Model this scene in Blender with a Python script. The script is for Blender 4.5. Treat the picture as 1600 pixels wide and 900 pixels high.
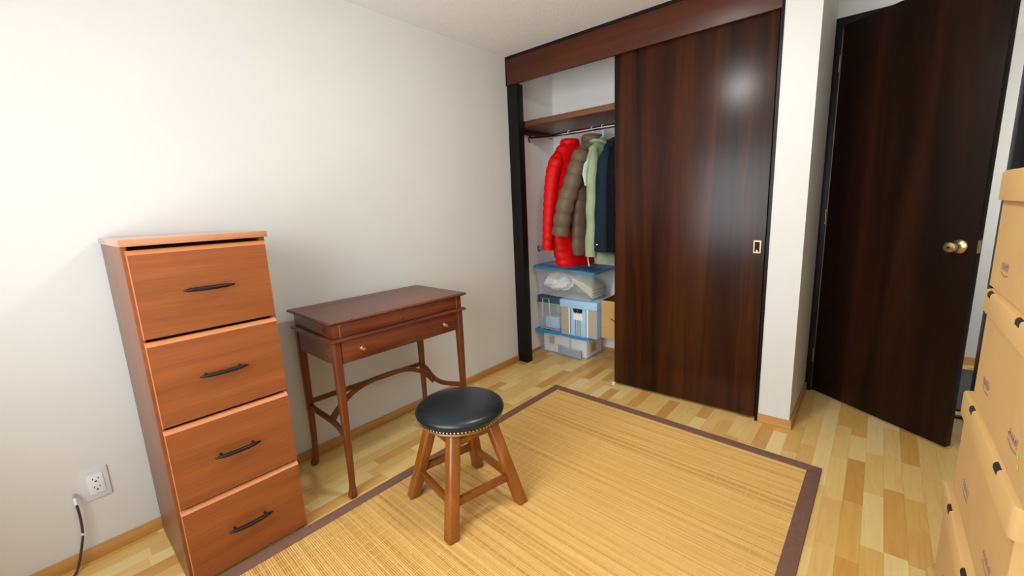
import bpy, bmesh, math, random
from mathutils import Vector, Matrix
random.seed(7)
for o in list(bpy.data.objects): bpy.data.objects.remove(o)
scene = bpy.context.scene
col = scene.collection

# ------------------------------------------------------------------ camera
F_PX, YAW, PITCH, ROLL = 669.27, -0.7105, 0.1865, -0.0446
CAM = Vector((2.2552, -2.6647, 1.2939))
_cy, _sy, _cp, _sp = math.cos(YAW), math.sin(YAW), math.cos(PITCH), math.sin(PITCH)
FW = Vector((_sy*_cp, _cy*_cp, -_sp)); RT0 = Vector((_cy, -_sy, 0)); UP0 = RT0.cross(FW)
RT = RT0*math.cos(ROLL) + UP0*math.sin(ROLL); UP = UP0*math.cos(ROLL) - RT0*math.sin(ROLL)
cam_d = bpy.data.cameras.new('camera'); cam_d.sensor_width = 36; cam_d.lens = F_PX/1600*36
cam_d.clip_start = 0.02
cam = bpy.data.objects.new('camera', cam_d); col.objects.link(cam)
m3 = Matrix((RT, UP, -FW)).transposed()
cam.matrix_world = Matrix.Translation(CAM) @ m3.to_4x4()
scene.camera = cam

# ------------------------------------------------------------------ light
world = bpy.data.worlds.new('world'); scene.world = world; world.use_nodes = True
bg = world.node_tree.nodes['Background']; bg.inputs[0].default_value = (0.78, 0.88, 1, 1); bg.inputs[1].default_value = 1.0

def area(name, loc, rot, sx, sy, power, color):
    d = bpy.data.lights.new(name, 'AREA'); d.shape = 'RECTANGLE'; d.size = sx; d.size_y = sy
    d.energy = power; d.color = color
    o = bpy.data.objects.new(name, d); col.objects.link(o); o.location = loc; o.rotation_euler = rot
    return o
WX0, WX1, WZ0, WZ1, WY = 0.55, 2.40, 0.65, 2.2, -3.40
wl = area('window_daylight', ((WX0+WX1)/2, WY-0.02, (WZ0+WZ1)/2), (math.radians(90), 0, 0), WX1-WX0-.06, WZ1-WZ0-.06, 57, (0.88, 0.945, 1.0))
wl.data.spread = math.radians(155)
area('hall_fill', (3.55, 1.25, 1.5), (0, math.radians(90), 0), 1.2, .9, 14, (1, 0.97, 0.92))  # added fill light to brighten the hall wall

vs = scene.view_settings
vs.view_transform = 'Standard'; vs.look = 'None'; vs.gamma = 1; vs.use_curve_mapping = False
vs.exposure = 0.0

# ------------------------------------------------------------------ materials
def srgb(r, g, b):
    f = lambda c: (c/255/12.92) if c/255 <= .04045 else ((c/255+.055)/1.055)**2.4
    return (f(r), f(g), f(b), 1)
MATS = {}
def new_mat(name):
    m = bpy.data.materials.new(name); m.use_nodes = True
    MATS[name] = m
    nt = m.node_tree
    return m, nt, nt.nodes['Principled BSDF'], nt.nodes, nt.links
def plain(name, c, rough=.5, metal=0, noise=.06, scale=30, bump=0, bscale=200, alpha=1, spec=.5, sheen=0, coat=0):
    m, nt, b, N, L = new_mat(name)
    tc = N.new('ShaderNodeTexCoord')
    n = N.new('ShaderNodeTexNoise'); n.inputs['Scale'].default_value = scale; n.inputs['Detail'].default_value = 4
    L.new(tc.outputs['Object'], n.inputs['Vector'])
    r = N.new('ShaderNodeValToRGB')
    e = r.color_ramp.elements
    e[0].position = .3; e[1].position = .7
    e[0].color = tuple(x*(1-noise) for x in c[:3])+(1,); e[1].color = tuple(min(1, x*(1+noise)) for x in c[:3])+(1,)
    L.new(n.outputs['Fac'], r.inputs[0]); L.new(r.outputs[0], b.inputs['Base Color'])
    b.inputs['Roughness'].default_value = rough; b.inputs['Metallic'].default_value = metal
    b.inputs['Specular IOR Level'].default_value = spec; b.inputs['Alpha'].default_value = alpha
    b.inputs['Coat Weight'].default_value = coat
    if sheen: b.inputs['Sheen Weight'].default_value = sheen
    if bump:
        n2 = N.new('ShaderNodeTexNoise'); n2.inputs['Scale'].default_value = bscale; n2.inputs['Detail'].default_value = 3
        L.new(tc.outputs['Object'], n2.inputs['Vector'])
        bp = N.new('ShaderNodeBump'); bp.inputs['Strength'].default_value = bump; bp.inputs['Distance'].default_value = .004
        L.new(n2.outputs['Fac'], bp.inputs['Height']); L.new(bp.outputs[0], b.inputs['Normal'])
    return m
def wood(name, c1, c2, axis='z', scale=14, rough=.4, fine=.25, coat=0, stretch=.06, spec=.5, c3=None):
    """grain runs along axis"""
    m, nt, b, N, L = new_mat(name)
    tc = N.new('ShaderNodeTexCoord'); mp = N.new('ShaderNodeMapping')
    s = [1, 1, 1]; s['xyz'.index(axis)] = stretch
    mp.inputs['Scale'].default_value = s
    L.new(tc.outputs['Object'], mp.inputs[0])
    n = N.new('ShaderNodeTexNoise'); n.inputs['Scale'].default_value = scale; n.inputs['Detail'].default_value = 6
    n.inputs['Distortion'].default_value = .8
    L.new(mp.outputs[0], n.inputs['Vector'])
    r = N.new('ShaderNodeValToRGB'); e = r.color_ramp.elements
    e[0].position = .32; e[1].position = .68; e[0].color = c1; e[1].color = c2
    if c3: 
        k = e.new(.5); k.color = c3
    L.new(n.outputs['Fac'], r.inputs[0])
    mp2 = N.new('ShaderNodeMapping'); s2 = [1, 1, 1]; s2['xyz'.index(axis)] = .025; mp2.inputs['Scale'].default_value = s2
    L.new(tc.outputs['Object'], mp2.inputs[0])
    n2 = N.new('ShaderNodeTexNoise'); n2.inputs['Scale'].default_value = 260; n2.inputs['Detail'].default_value = 2
    L.new(mp2.outputs[0], n2.inputs['Vector'])
    mx = N.new('ShaderNodeMixRGB'); mx.blend_type = 'OVERLAY'; mx.inputs[0].default_value = fine
    L.new(r.outputs[0], mx.inputs[1]); L.new(n2.outputs['Fac'], mx.inputs[2])
    L.new(mx.outputs[0], b.inputs['Base Color'])
    b.inputs['Roughness'].default_value = rough; b.inputs['Coat Weight'].default_value = coat
    b.inputs['Coat Roughness'].default_value = .12
    b.inputs['Specular IOR Level'].default_value = spec
    bp = N.new('ShaderNodeBump'); bp.inputs['Strength'].default_value = .06; bp.inputs['Distance'].default_value = .002
    L.new(n2.outputs['Fac'], bp.inputs['Height']); L.new(bp.outputs[0], b.inputs['Normal'])
    return m
def glow(name, c, s):
    m, nt, b, N, L = new_mat(name)
    b.inputs['Base Color'].default_value = c; b.inputs['Emission Color'].default_value = c; b.inputs['Emission Strength'].default_value = s
    return m

plain('wall_paint', srgb(214, 212, 206), .55, noise=.015, scale=3, bump=.05, bscale=120, spec=.3)
plain('ceiling_plaster', srgb(243, 241, 238), .9, noise=.02, scale=20, bump=.5, bscale=90, spec=.1)
plain('closet_paint', srgb(246, 240, 234), .7, noise=.015, scale=3, spec=.2)
wood('base_oak', srgb(176, 122, 58), srgb(198, 146, 80), 'y', 20, .4)
wood('base_oak_x', srgb(184, 130, 66), srgb(206, 156, 92), 'x', 20, .4)
wood('closet_wood', srgb(28, 11, 5), srgb(66, 32, 13), 'z', 9, .26, .35, c3=srgb(46, 21, 9), stretch=.05, spec=.22)
wood('header_wood', srgb(62, 28, 15), srgb(84, 42, 23), 'x', 9, .35, .3, stretch=.05, spec=.25)
wood('shelf_wood', srgb(92, 54, 32), srgb(118, 74, 46), 'x', 9, .4, .3)
wood('door_wood', srgb(20, 8, 4), srgb(44, 22, 11), 'z', 7, .38, .3, c3=srgb(28, 13, 6), spec=.15)
plain('frame_black', srgb(20, 15, 14), .4, noise=.2, scale=12, spec=.2)
wood('cab_front', srgb(130, 68, 28), srgb(148, 80, 36), 'y', 16, .42, .3, stretch=.05)
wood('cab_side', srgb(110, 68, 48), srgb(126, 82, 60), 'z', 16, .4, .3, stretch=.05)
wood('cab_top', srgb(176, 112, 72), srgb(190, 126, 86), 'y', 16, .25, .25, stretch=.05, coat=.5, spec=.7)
plain('cab_edge', srgb(196, 122, 74), .4, noise=.05)
plain('dark_gap', srgb(16, 10, 8), .8)
wood('mahogany', srgb(84, 36, 17), srgb(118, 56, 28), 'y', 15, .26, .3, coat=.2, stretch=.06)
wood('mahogany_top', srgb(82, 40, 24), srgb(110, 60, 38), 'y', 15, .34, .3, stretch=.06)
wood('mahogany_leg', srgb(76, 32, 14), srgb(126, 62, 26), 'z', 15, .28, .3, coat=.2, stretch=.06)
wood('stool_wood', srgb(122, 66, 18), srgb(152, 88, 30), 'z', 15, .35, .3, coat=.1, stretch=.08)
wood('stool_rail', srgb(112, 58, 16), srgb(144, 82, 28), 'x', 15, .35, .3, coat=.1, stretch=.08)
plain('leather', srgb(20, 29, 33), .3, noise=.12, scale=8, bump=.12, bscale=420)
plain('brass', srgb(200, 178, 130), .25, 1, noise=.1)
plain('antique_brass', srgb(150, 128, 96), .3, 1, noise=.15)
plain('chrome', srgb(200, 200, 205), .12, 1, noise=.05)
plain('black_iron', srgb(28, 26, 26), .4, .4, noise=.2)
plain('rug_border', srgb(122, 90, 76), .9, noise=.08, scale=60, bump=.3, bscale=700, spec=.1)
plain('rug_thread', srgb(222, 184, 112), .8, noise=.08, spec=.1)
plain('cardboard', srgb(192, 154, 98), .75, noise=.05, scale=6, bump=.05, bscale=60, spec=.2)
plain('cardboard_edge', srgb(214, 178, 118), .8, noise=.06, scale=40, spec=.2)
plain('stamp_ink', srgb(146, 112, 98), .8, noise=.15, scale=300)
plain('green_ink', srgb(150, 176, 60), .8)
plain('hole_dark', srgb(22, 16, 10), .9)
plain('white_plastic', srgb(226, 228, 228), .35, noise=.02)
plain('plate_grey', srgb(208, 210, 210), .35, noise=.02)
plain('cable_sheath', srgb(72, 44, 48), .5, noise=.1)
plain('clear_plastic', srgb(225, 232, 236), .25, noise=.02, alpha=.13)
plain('cloudy_plastic', srgb(236, 242, 240), .3, noise=.03, alpha=.15)
plain('lid_steel_blue', srgb(70, 134, 176), .35, noise=.06)
plain('lid_bright_blue', srgb(44, 150, 218), .35, noise=.06)
plain('lid_slate', srgb(56, 78, 92), .45, noise=.06)
plain('pale_blue_paper', srgb(168, 206, 238), .6, noise=.03)
plain('taupe_paper', srgb(176, 164, 140), .7, noise=.04)
plain('navy_line', srgb(62, 72, 104), .7)
plain('paper_white', srgb(240, 240, 238), .7, noise=.02)
plain('handle_grey', srgb(150, 162, 182), .4, noise=.04)
plain('linen_white', srgb(246, 245, 240), .9, noise=.05, scale=20, spec=.1)
plain('linen_cream', srgb(232, 220, 198), .9, noise=.05, scale=20, spec=.1)
plain('mint_piping', srgb(190, 220, 208), .7)
plain('green_seal', srgb(140, 200, 150), .5)
plain('red_nylon', srgb(206, 6, 10), .5, noise=.06, scale=8, spec=.2)
plain('brown_nylon', srgb(98, 80, 62), .5, noise=.1, scale=10, spec=.3)
plain('sage_cotton', srgb(146, 158, 126), .85, noise=.1, scale=14, bump=.3, bscale=30, spec=.1)
plain('mint_lining', srgb(178, 198, 182), .8, noise=.06, spec=.1)
plain('navy_wool', srgb(28, 38, 48), .9, noise=.15, scale=30, bump=.3, bscale=40, spec=.1)
plain('black_wool', srgb(14, 14, 17), .9, noise=.2, spec=.1)
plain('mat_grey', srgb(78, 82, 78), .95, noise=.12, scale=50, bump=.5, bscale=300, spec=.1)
plain('glass_pane', srgb(235, 242, 245), .05, noise=0, alpha=.1)
plain('window_white', srgb(236, 236, 232), .4)
glow('lamp_glow', (1, .98, .96, 1), 82)

def plank_mat():
    m, nt, b, N, L = new_mat('floor_plank')
    oi = N.new('ShaderNodeObjectInfo'); g = N.new('ShaderNodeNewGeometry')
    ad = N.new('ShaderNodeMath'); ad.operation = 'ADD'; L.new(oi.outputs['Random'], ad.inputs[0]); L.new(g.outputs['Random Per Island'], ad.inputs[1])
    fr = N.new('ShaderNodeMath'); fr.operation = 'FRACT'; L.new(ad.outputs[0], fr.inputs[0])
    r = N.new('ShaderNodeValToRGB'); e = r.color_ramp.elements
    e[0].position = 0; e[0].color = srgb(198, 144, 70); e[1].position = 1; e[1].color = srgb(232, 202, 138)
    for p, c in ((.2, srgb(214, 166, 90)), (.45, srgb(224, 184, 114)), (.7, srgb(222, 180, 106)), (.85, srgb(230, 198, 130))):
        k = e.new(p); k.color = c
    L.new(fr.outputs[0], r.inputs[0])
    mp = N.new('ShaderNodeMapping'); mp.inputs['Scale'].default_value = (1, .09, 1)
    cx = N.new('ShaderNodeCombineXYZ'); mu = N.new('ShaderNodeMath'); mu.operation = 'MULTIPLY'; mu.inputs[1].default_value = 17
    L.new(fr.outputs[0], mu.inputs[0]); L.new(mu.outputs[0], cx.inputs[1]); L.new(mu.outputs[0], cx.inputs[2])
    va = N.new('ShaderNodeVectorMath'); va.operation = 'ADD'; L.new(g.outputs['Position'], va.inputs[0]); L.new(cx.outputs[0], va.inputs[1])
    L.new(va.outputs[0], mp.inputs[0])
    n = N.new('ShaderNodeTexNoise'); n.inputs['Scale'].default_value = 38; n.inputs['Detail'].default_value = 5; n.inputs['Distortion'].default_value = 1.4
    L.new(mp.outputs[0], n.inputs['Vector'])
    r2 = N.new('ShaderNodeValToRGB'); r2.color_ramp.elements[0].color = (.40, .40, .40, 1); r2.color_ramp.elements[1].color = (.58, .58, .58, 1)
    r2.color_ramp.elements[0].position = .3; r2.color_ramp.elements[1].position = .62
    L.new(n.outputs['Fac'], r2.inputs[0])
    mx = N.new('ShaderNodeMixRGB'); mx.blend_type = 'OVERLAY'; mx.inputs[0].default_value = .45
    L.new(r.outputs[0], mx.inputs[1]); L.new(r2.outputs[0], mx.inputs[2]); L.new(mx.outputs[0], b.inputs['Base Color'])
    b.inputs['Roughness'].default_value = .33; b.inputs['Specular IOR Level'].default_value = .4
plank_mat()
def bamboo_mat():
    m, nt, b, N, L = new_mat('bamboo')
    g = N.new('ShaderNodeNewGeometry')
    r = N.new('ShaderNodeValToRGB'); e = r.color_ramp.elements
    e[0].position = 0; e[0].color = srgb(192, 142, 74); e[1].position = 1; e[1].color = srgb(222, 180, 106)
    for p, c in ((.1, srgb(202, 154, 82)), (.5, srgb(212, 166, 92)), (.9, srgb(218, 174, 100))):
        k = e.new(p); k.color = c
    L.new(g.outputs['Random Per Island'], r.inputs[0])
    mp = N.new('ShaderNodeMapping'); mp.inputs['Scale'].default_value = (.06, 1, 1); mp.inputs['Rotation'].default_value = (0, 0, .058)
    L.new(g.outputs['Position'], mp.inputs[0])
    n = N.new('ShaderNodeTexNoise'); n.inputs['Scale'].default_value = 60; n.inputs['Detail'].default_value = 4
    L.new(mp.outputs[0], n.inputs['Vector'])
    mx = N.new('ShaderNodeMixRGB'); mx.blend_type = 'OVERLAY'; mx.inputs[0].default_value = .26
    L.new(r.outputs[0], mx.inputs[1]); L.new(n.outputs['Fac'], mx.inputs[2]); L.new(mx.outputs[0], b.inputs['Base Color'])
    b.inputs['Roughness'].default_value = .5; b.inputs['Specular IOR Level'].default_value = .35
bamboo_mat()

# ------------------------------------------------------------------ mesh helpers
class MB:
    def __init__(s): s.v = []; s.f = []
    def box(s, x0, x1, y0, y1, z0, z1):
        b = len(s.v)
        s.v += [Vector(p) for p in ((x0,y0,z0),(x1,y0,z0),(x1,y1,z0),(x0,y1,z0),(x0,y0,z1),(x1,y0,z1),(x1,y1,z1),(x0,y1,z1))]
        s.f += [tuple(b+i for i in q) for q in ((3,2,1,0),(4,5,6,7),(0,1,5,4),(1,2,6,5),(2,3,7,6),(3,0,4,7))]
        return s
    def rings(s, rings, cap=True, closed=False):
        n = len(rings[0]); b = len(s.v)
        for r in rings: s.v += [Vector(p) for p in r]
        m = len(rings)
        for i in range(m if closed else m-1):
            j = (i+1) % m
            for k in range(n):
                k2 = (k+1) % n
                s.f.append((b+i*n+k, b+i*n+k2, b+j*n+k2, b+j*n+k))
        if cap and not closed:
            s.f.append(tuple(b+k for k in reversed(range(n)))); s.f.append(tuple(b+(m-1)*n+k for k in range(n)))
        return s
    def prism(s, pts, axis, a0, a1):
        """2-D outline pts extruded along axis (the two other axes in xyz order)"""
        def mk(p, a):
            q = list(p); q.insert('xyz'.index(axis), a); return q
        return s.rings([[mk(p, a0) for p in pts], [mk(p, a1) for p in pts]])
    def tube(s, path, rad, n=10, closed=False, flat=None):
        """rad: number, or list of numbers / (ra, rb) pairs"""
        path = [Vector(p) for p in path]; rs = []
        prev = None
        for i, p in enumerate(path):
            if closed: t = path[(i+1) % len(path)] - path[i-1]
            else: t = path[min(i+1, len(path)-1)] - path[max(i-1, 0)]
            t.normalize()
            if prev is None:
                ref = Vector((0, 0, 1)) if abs(t.z) < .9 else Vector((1, 0, 0))
                if flat: ref = Vector(flat)
            else: ref = prev
            a = (ref - t*ref.dot(t)).normalized(); c = t.cross(a); prev = a
            q = rad[i] if isinstance(rad, list) else rad
            ra, rb = q if isinstance(q, (list, tuple)) else (q, q)
            rs.append([p + a*(ra*math.cos(2*math.pi*k/n)) + c*(rb*math.sin(2*math.pi*k/n)) for k in range(n)])
        return s.rings(rs, True, closed)
    def bar(s, path, w, h, up=(0,0,1)):
        """rectangular section swept along path; w across, h along up"""
        path = [Vector(p) for p in path]; rs = []; up = Vector(up)
        for i, p in enumerate(path):
            t = (path[min(i+1, len(path)-1)] - path[max(i-1, 0)]).normalized()
            sd = t.cross(up).normalized(); u2 = sd.cross(t)
            ww = w[i] if isinstance(w, (list, tuple)) else w; hh = h[i] if isinstance(h, (list, tuple)) else h
            rs.append([p+sd*a*ww/2+u2*b*hh/2 for a, b in ((-1,-1),(1,-1),(1,1),(-1,1))])
        return s.rings(rs)
    def lathe(s, prof, n=24, c=(0,0,0), axis='z'):
        rs = []
        for r, h in prof:
            ring = []
            for k in range(n):
                a = 2*math.pi*k/n; u, w = r*math.cos(a), r*math.sin(a)
                p = {'z': (u, w, h), 'x': (h, u, w), 'y': (w, h, u)}[axis]
                ring.append(Vector(p)+Vector(c))
            rs.append(ring)
        return s.rings(rs)
    def build(s, name, mat, parent=None, bevel=0, smooth=False, seg=2, origin=None, angle=40):
        me = bpy.data.meshes.new(name)
        o = Vector(origin) if origin else Vector((0, 0, 0))
        me.from_pydata([tuple(v-o) for v in s.v], [], s.f)
        bm = bmesh.new(); bm.from_mesh(me)
        bmesh.ops.recalc_face_normals(bm, faces=bm.faces)
        if bevel:
            es = [e for e in bm.edges if len(e.link_faces) == 2 and e.calc_face_angle(0) > .5]
            bmesh.ops.bevel(bm, geom=es, offset=bevel, segments=seg, affect='EDGES', profile=.6, clamp_overlap=True)
        bm.to_mesh(me); bm.free()
        if smooth or bevel:
            me.polygons.foreach_set('use_smooth', [True]*len(me.polygons))
            me.set_sharp_from_angle(angle=math.radians(angle))
        me.materials.append(MATS[mat])
        ob = bpy.data.objects.new(name, me); col.objects.link(ob)
        if parent: ob.parent = parent
        elif origin: ob.location = origin
        return ob
def B(x0, x1, y0, y1, z0, z1): return MB().box(x0, x1, y0, y1, z0, z1)
def tag(o, label=None, cat=None, group=None, kind=None):
    if label: o['label'] = label
    if cat: o['category'] = cat
    if group: o['group'] = group
    if kind: o['kind'] = kind
    return o
def thing(name, label, cat, loc=(0,0,0), rz=0, group=None):
    o = bpy.data.objects.new(name, None); o.empty_display_size = .1; col.objects.link(o); o.location = loc; o.rotation_euler = (0, 0, rz)
    return tag(o, label, cat, group)
def struct(name, mb, mat, label, cat, bevel=0):
    return tag(mb.build(name, mat, None, bevel), label, cat, kind='structure')

# ------------------------------------------------------------------ room shell
H = 2.40; RX = 2.95; DY = .66; CB = .645; HY = 1.78; HH = 2.24
PX0, PX1 = 1.8115, 1.966
struct('wall_left', B(-.1, 0, WY-.1, 0, 0, H), 'wall_paint', 'white painted wall behind the filing cabinet and the desk', 'wall')
w = MB(); w.box(-.1, WX0, WY-.1, WY, 0, H); w.box(WX1, RX+.1, WY-.1, WY, 0, H); w.box(WX0, WX1, WY-.1, WY, 0, WZ0); w.box(WX0, WX1, WY-.1, WY, WZ1, H)
struct('wall_back', w, 'wall_paint', 'white wall with the window, behind the viewer', 'wall')
struct('wall_right', B(RX, RX+.1, WY, DY+.1, 0, H), 'wall_paint', 'white wall behind the cardboard box stack', 'wall')
struct('ceiling', B(-.15, RX+.1, WY-.1, DY+.1, H, H+.08), 'ceiling_plaster', 'off white plaster ceiling of the room', 'ceiling')
struct('wall_pillar', B(PX0, PX1, 0, DY, 0, H), 'wall_paint', 'narrow white wall end between the closet and the open door', 'wall')
struct('wall_closet_left', B(-.12, -.03, 0, CB+.1, 0, H), 'closet_paint', 'white inner side wall of the closet', 'wall')
struct('wall_closet_back', B(-.03, PX0, CB, CB+.1, 0, H), 'closet_paint', 'pinkish white back wall inside the closet', 'wall')
w = MB(); w.box(PX1, RX, DY, DY+.1, 2.277, H); w.box(2.80, RX, DY, DY+.1, 0, 2.277)
struct('wall_door', w, 'wall_paint', 'white wall above and right of the open dark door', 'wall')
struct('wall_hall', B(.6, 4.4, HY, HY+.08, 0, 2.5), 'wall_paint', 'pale hallway wall seen through the gap beside the open door', 'wall')
struct('wall_hall_end', B(.52, .6, DY+.1, HY+.08, 0, 2.5), 'wall_paint', 'end wall of the hallway hidden behind the closet', 'wall')
struct('ceiling_hall', B(.6, 4.4, DY+.1, HY, HH, HH+.06), 'wall_paint', 'hallway ceiling seen over the strip of wall beside the door', 'ceiling')
# baseboards
BH = .052; BT = .012
struct('baseboard_left', B(0, BT, WY, -.004, 0, BH), 'base_oak', 'oak baseboard along the white wall under the outlet', 'baseboard', .002)
struct('baseboard_pillar', B(PX0, PX1+BT, -BT, 0, 0, BH), 'base_oak_x', 'oak baseboard across the front of the narrow wall end', 'baseboard', .002)
struct('baseboard_pillar_side', B(PX1, PX1+BT, 0, DY-.01, 0, BH), 'base_oak', 'oak baseboard on the side of the wall end towards the door', 'baseboard', .002)
struct('baseboard_closet_left', B(-.03, -.022, .08, CB, 0, .024), 'base_oak', 'low oak strip along the inner side wall of the closet', 'baseboard')
struct('baseboard_closet_back', B(-.022, PX0, CB-.008, CB, 0, .03), 'base_oak_x', 'low oak strip along the closet back wall', 'baseboard')
struct('baseboard_hall', B(.6, 4.4, HY-.012, HY, 0, .06), 'base_oak_x', 'oak baseboard of the hallway seen past the door edge', 'baseboard')
struct('baseboard_right', B(RX-BT, RX, WY, DY, 0, BH), 'base_oak', 'oak baseboard behind the cardboard boxes', 'baseboard')
# window behind the viewer
win = struct('window_1', MB().box(WX0, WX0+.05, WY-.1, WY-.04, WZ0, WZ1).box(WX1-.05, WX1, WY-.1, WY-.04, WZ0, WZ1).box(WX0+.05, WX1-.05, WY-.1, WY-.04, WZ0, WZ0+.05)
    .box(WX0+.05, WX1-.05, WY-.1, WY-.04, WZ1-.05, WZ1).box((WX0+WX1)/2-.02, (WX0+WX1)/2+.02, WY-.1, WY-.04, WZ0+.05, WZ1-.05), 'window_white', 'white window in the wall behind the viewer', 'window')
for a, b in ((WX0+.05, (WX0+WX1)/2-.02), ((WX0+WX1)/2+.02, WX1-.05)):
    B(a, b, WY-.075, WY-.07, WZ0+.05, WZ1-.05).build('pane', 'glass_pane', win)
# ceiling lamp (mirrored as the highlight on the closet door)
cl = thing('ceiling_lamp', 'round flush ceiling lamp over the middle of the room', 'lamp', (1.54, -1.22, H))
MB().lathe([(.15, 0), (.15, -.018), (.14, -.022)], 32).build('lamp_base', 'white_plastic', cl, smooth=True)
MB().lathe([(.135, -.022), (.13, -.045), (.09, -.068), (.03, -.078), (.002, -.079)], 32).build('lamp_diffuser', 'lamp_glow', cl, smooth=True)

# ------------------------------------------------------------------ rug outline (needed to sort the planks)
RUG = [(.557, -.247), (2.149, -.340), (2.122, -2.86), (.508, -2.78)]      # far left, far right, near right, near left
def rugp(u, v, z=0):
    a, b, c, d = [Vector((p[0], p[1], z)) for p in RUG]
    return (a*(1-u)+b*u)*(1-v) + (d*(1-u)+c*u)*v
def in_rug(x, y, m=.02):
    s = True
    for i in range(4):
        x0, y0 = RUG[i]; x1, y1 = RUG[(i+1) % 4]
        if (x1-x0)*(y-y0)-(y1-y0)*(x-x0) > -m: s = False
    return s
# ------------------------------------------------------------------ floor and its planks
floor = struct('floor', B(-.12, 4.4, WY-.1, HY+.05, -.08, -.003), 'floor_plank', 'laminate floor of short light and honey coloured wood blocks', 'floor')
def px(p):
    d = Vector(p)-CAM; z = d.dot(FW)
    if z < .05: return None
    return 800+F_PX*d.dot(RT)/z, 450-F_PX*d.dot(UP)/z, z
PW = .0667
planks = []
rnd = random.Random(3)
for i in range(int(4.45/PW)):
    x0 = -.03 + i*PW; x1 = x0+PW
    y = WY - rnd.random()*.4
    while y < HY:
        l = rnd.choice((.22, .27, .32, .38, .45)); y0, y1 = max(y, WY), min(y+l, HY); y += l
        if y1-y0 < .02: continue
        xm = (x0+x1)/2; ym = (y0+y1)/2
        xa, xb = x0, x1
        if ym < 0:                                   # the room proper
            xb = min(xb, RX)
            xa = max(xa, 0.0)
        if xm > RX and y1 < DY+.1: continue
        if xb-xa < .01: continue
        q = px((xm, ym, 0))
        vis = 0
        if q and -25 < q[0] < 1625 and 450 < q[1] < 915 and not all(in_rug(a, b) for a in (xa, xb) for b in (y0, y1)):
            vis = (y1-y0)*(xb-xa)/(q[2]**3)
            if PX0-.02 < xm < PX1 and y0 > -.02: vis = 0
            if xm > 2.5 and -1.75 < ym < -1.1: vis = 0
            if xm < .5 and -2.4 < ym < -2.05: vis = 0
            if xm > .9 and xm < PX0 and ym > .15: vis = 0
            if ym > .72 and xm < 2.3: vis = 0
        planks.append((vis, xa, xb, y0, y1))
planks.sort(key=lambda t: -t[0])
unit = bpy.data.meshes.new('plank'); G = .0002
_m = B(-.5, .5, -.5, .5, -.003, 0)
unit.from_pydata([tuple(v) for v in _m.v], [], _m.f); unit.materials.append(MATS['floor_plank'])
rest = MB()
for k, (vis, xa, xb, y0, y1) in enumerate(planks):
    if k < 300 and vis > 0:
        o = bpy.data.objects.new('plank', unit); col.objects.link(o); o.parent = floor
        o.location = ((xa+xb)/2, (y0+y1)/2, 0); o.scale = (xb-xa-2*G, y1-y0-2*G, 1)
    else:
        rest.box(xa+G, xb-G, y0+G, y1-G, -.003, 0)
tag(rest.build('floor_blocks', 'floor_plank', floor), kind='stuff')

# ------------------------------------------------------------------ closet front
HZ = 2.20
struct('trim_1', B(0, .098, 0, .07, 0, HZ), 'frame_black', 'black left jamb of the open closet', 'trim', .002)
hd = struct('trim_2', B(.008, 1.80, -.008, .016, HZ, 2.380), 'header_wood', 'wide brown header board across the top of the closet', 'trim', .002)
B(0, 1.81, -.010, .02, 2.380, H).build('edge_strip', 'frame_black', hd)
B(0, .008, -.010, .02, HZ-.004, 2.380).build('edge_strip', 'frame_black', hd)
struct('trim_3', B(1.795, PX0, -.004, .09, 0, 2.386), 'frame_black', 'thin black right jamb between the sliding door and the wall end', 'trim', .002)
sd = struct('door_2', B(.887, 1.788, .018, .052, .014, HZ+.02), 'closet_wood', 'glossy dark brown sliding closet door', 'door', .002)
pull = MB().box(1.732, 1.769, .0155, .018, 1.046, 1.054).box(1.732, 1.769, .0155, .018, .983, .991).box(1.732, 1.738, .0155, .018, .991, 1.046).box(1.763, 1.769, .0155, .018, .991, 1.046)
pu = pull.build('finger_pull', 'antique_brass', sd); pu['label'] = 'small brass recessed finger pull'
B(1.738, 1.763, .0165, .018, .991, 1.046).build('pull_recess', 'dark_gap', pu)
MB().lathe([(.004, .014), (.005, .0165), (.001, .0168)], 10, (1.750, 0, .997), 'y').build('screw', 'brass', pu, smooth=True)
g = B(.878, .896, -.002, .05, 0, .016).build('floor_guide', 'white_plastic', sd, .002); g['label'] = 'small white plastic floor guide'
struct('trim_4', B(.9, 1.79, .0, .09, HZ+.03, HZ+.05), 'frame_black', 'black sliding track hidden behind the closet header', 'trim')
# shelf, cleat, rods
sh = thing('closet_shelf', 'brown wooden shelf across the top of the closet above the coats', 'shelf', (.89, .37, 1.905))
B(-.03, PX0, .10, CB, 1.905, 1.945).build('shelf_board', 'shelf_wood', sh, .002, origin=(.89, .37, 1.905))
B(-.03, -.008, .12, .60, 1.868, 1.905).build('cleat', 'header_wood', sh, .001, origin=(.89, .37, 1.905))
def rod(z, y, label):
    r = thing('closet_rod', label, 'rod', (-.03, y, z))
    MB().tube([(.002, 0, 0), (PX0+.03, 0, 0)], .015, 14).build('rod_bar', 'chrome', r, smooth=True)
    for x, s in ((0, 1), (PX0+.03, -1)):
        MB().lathe([(.03, x), (.03, x+.004*s), (.02, x+.008*s), (.018, x+.03*s), (.014, x+.032*s)], 20, axis='x').build('flange', 'chrome', r, smooth=True)
rod(1.84, .305, 'chrome closet rod under the shelf carrying the coats')
rod(.925, .385, 'chrome lower closet rod just above the blue lidded bin')

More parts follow.
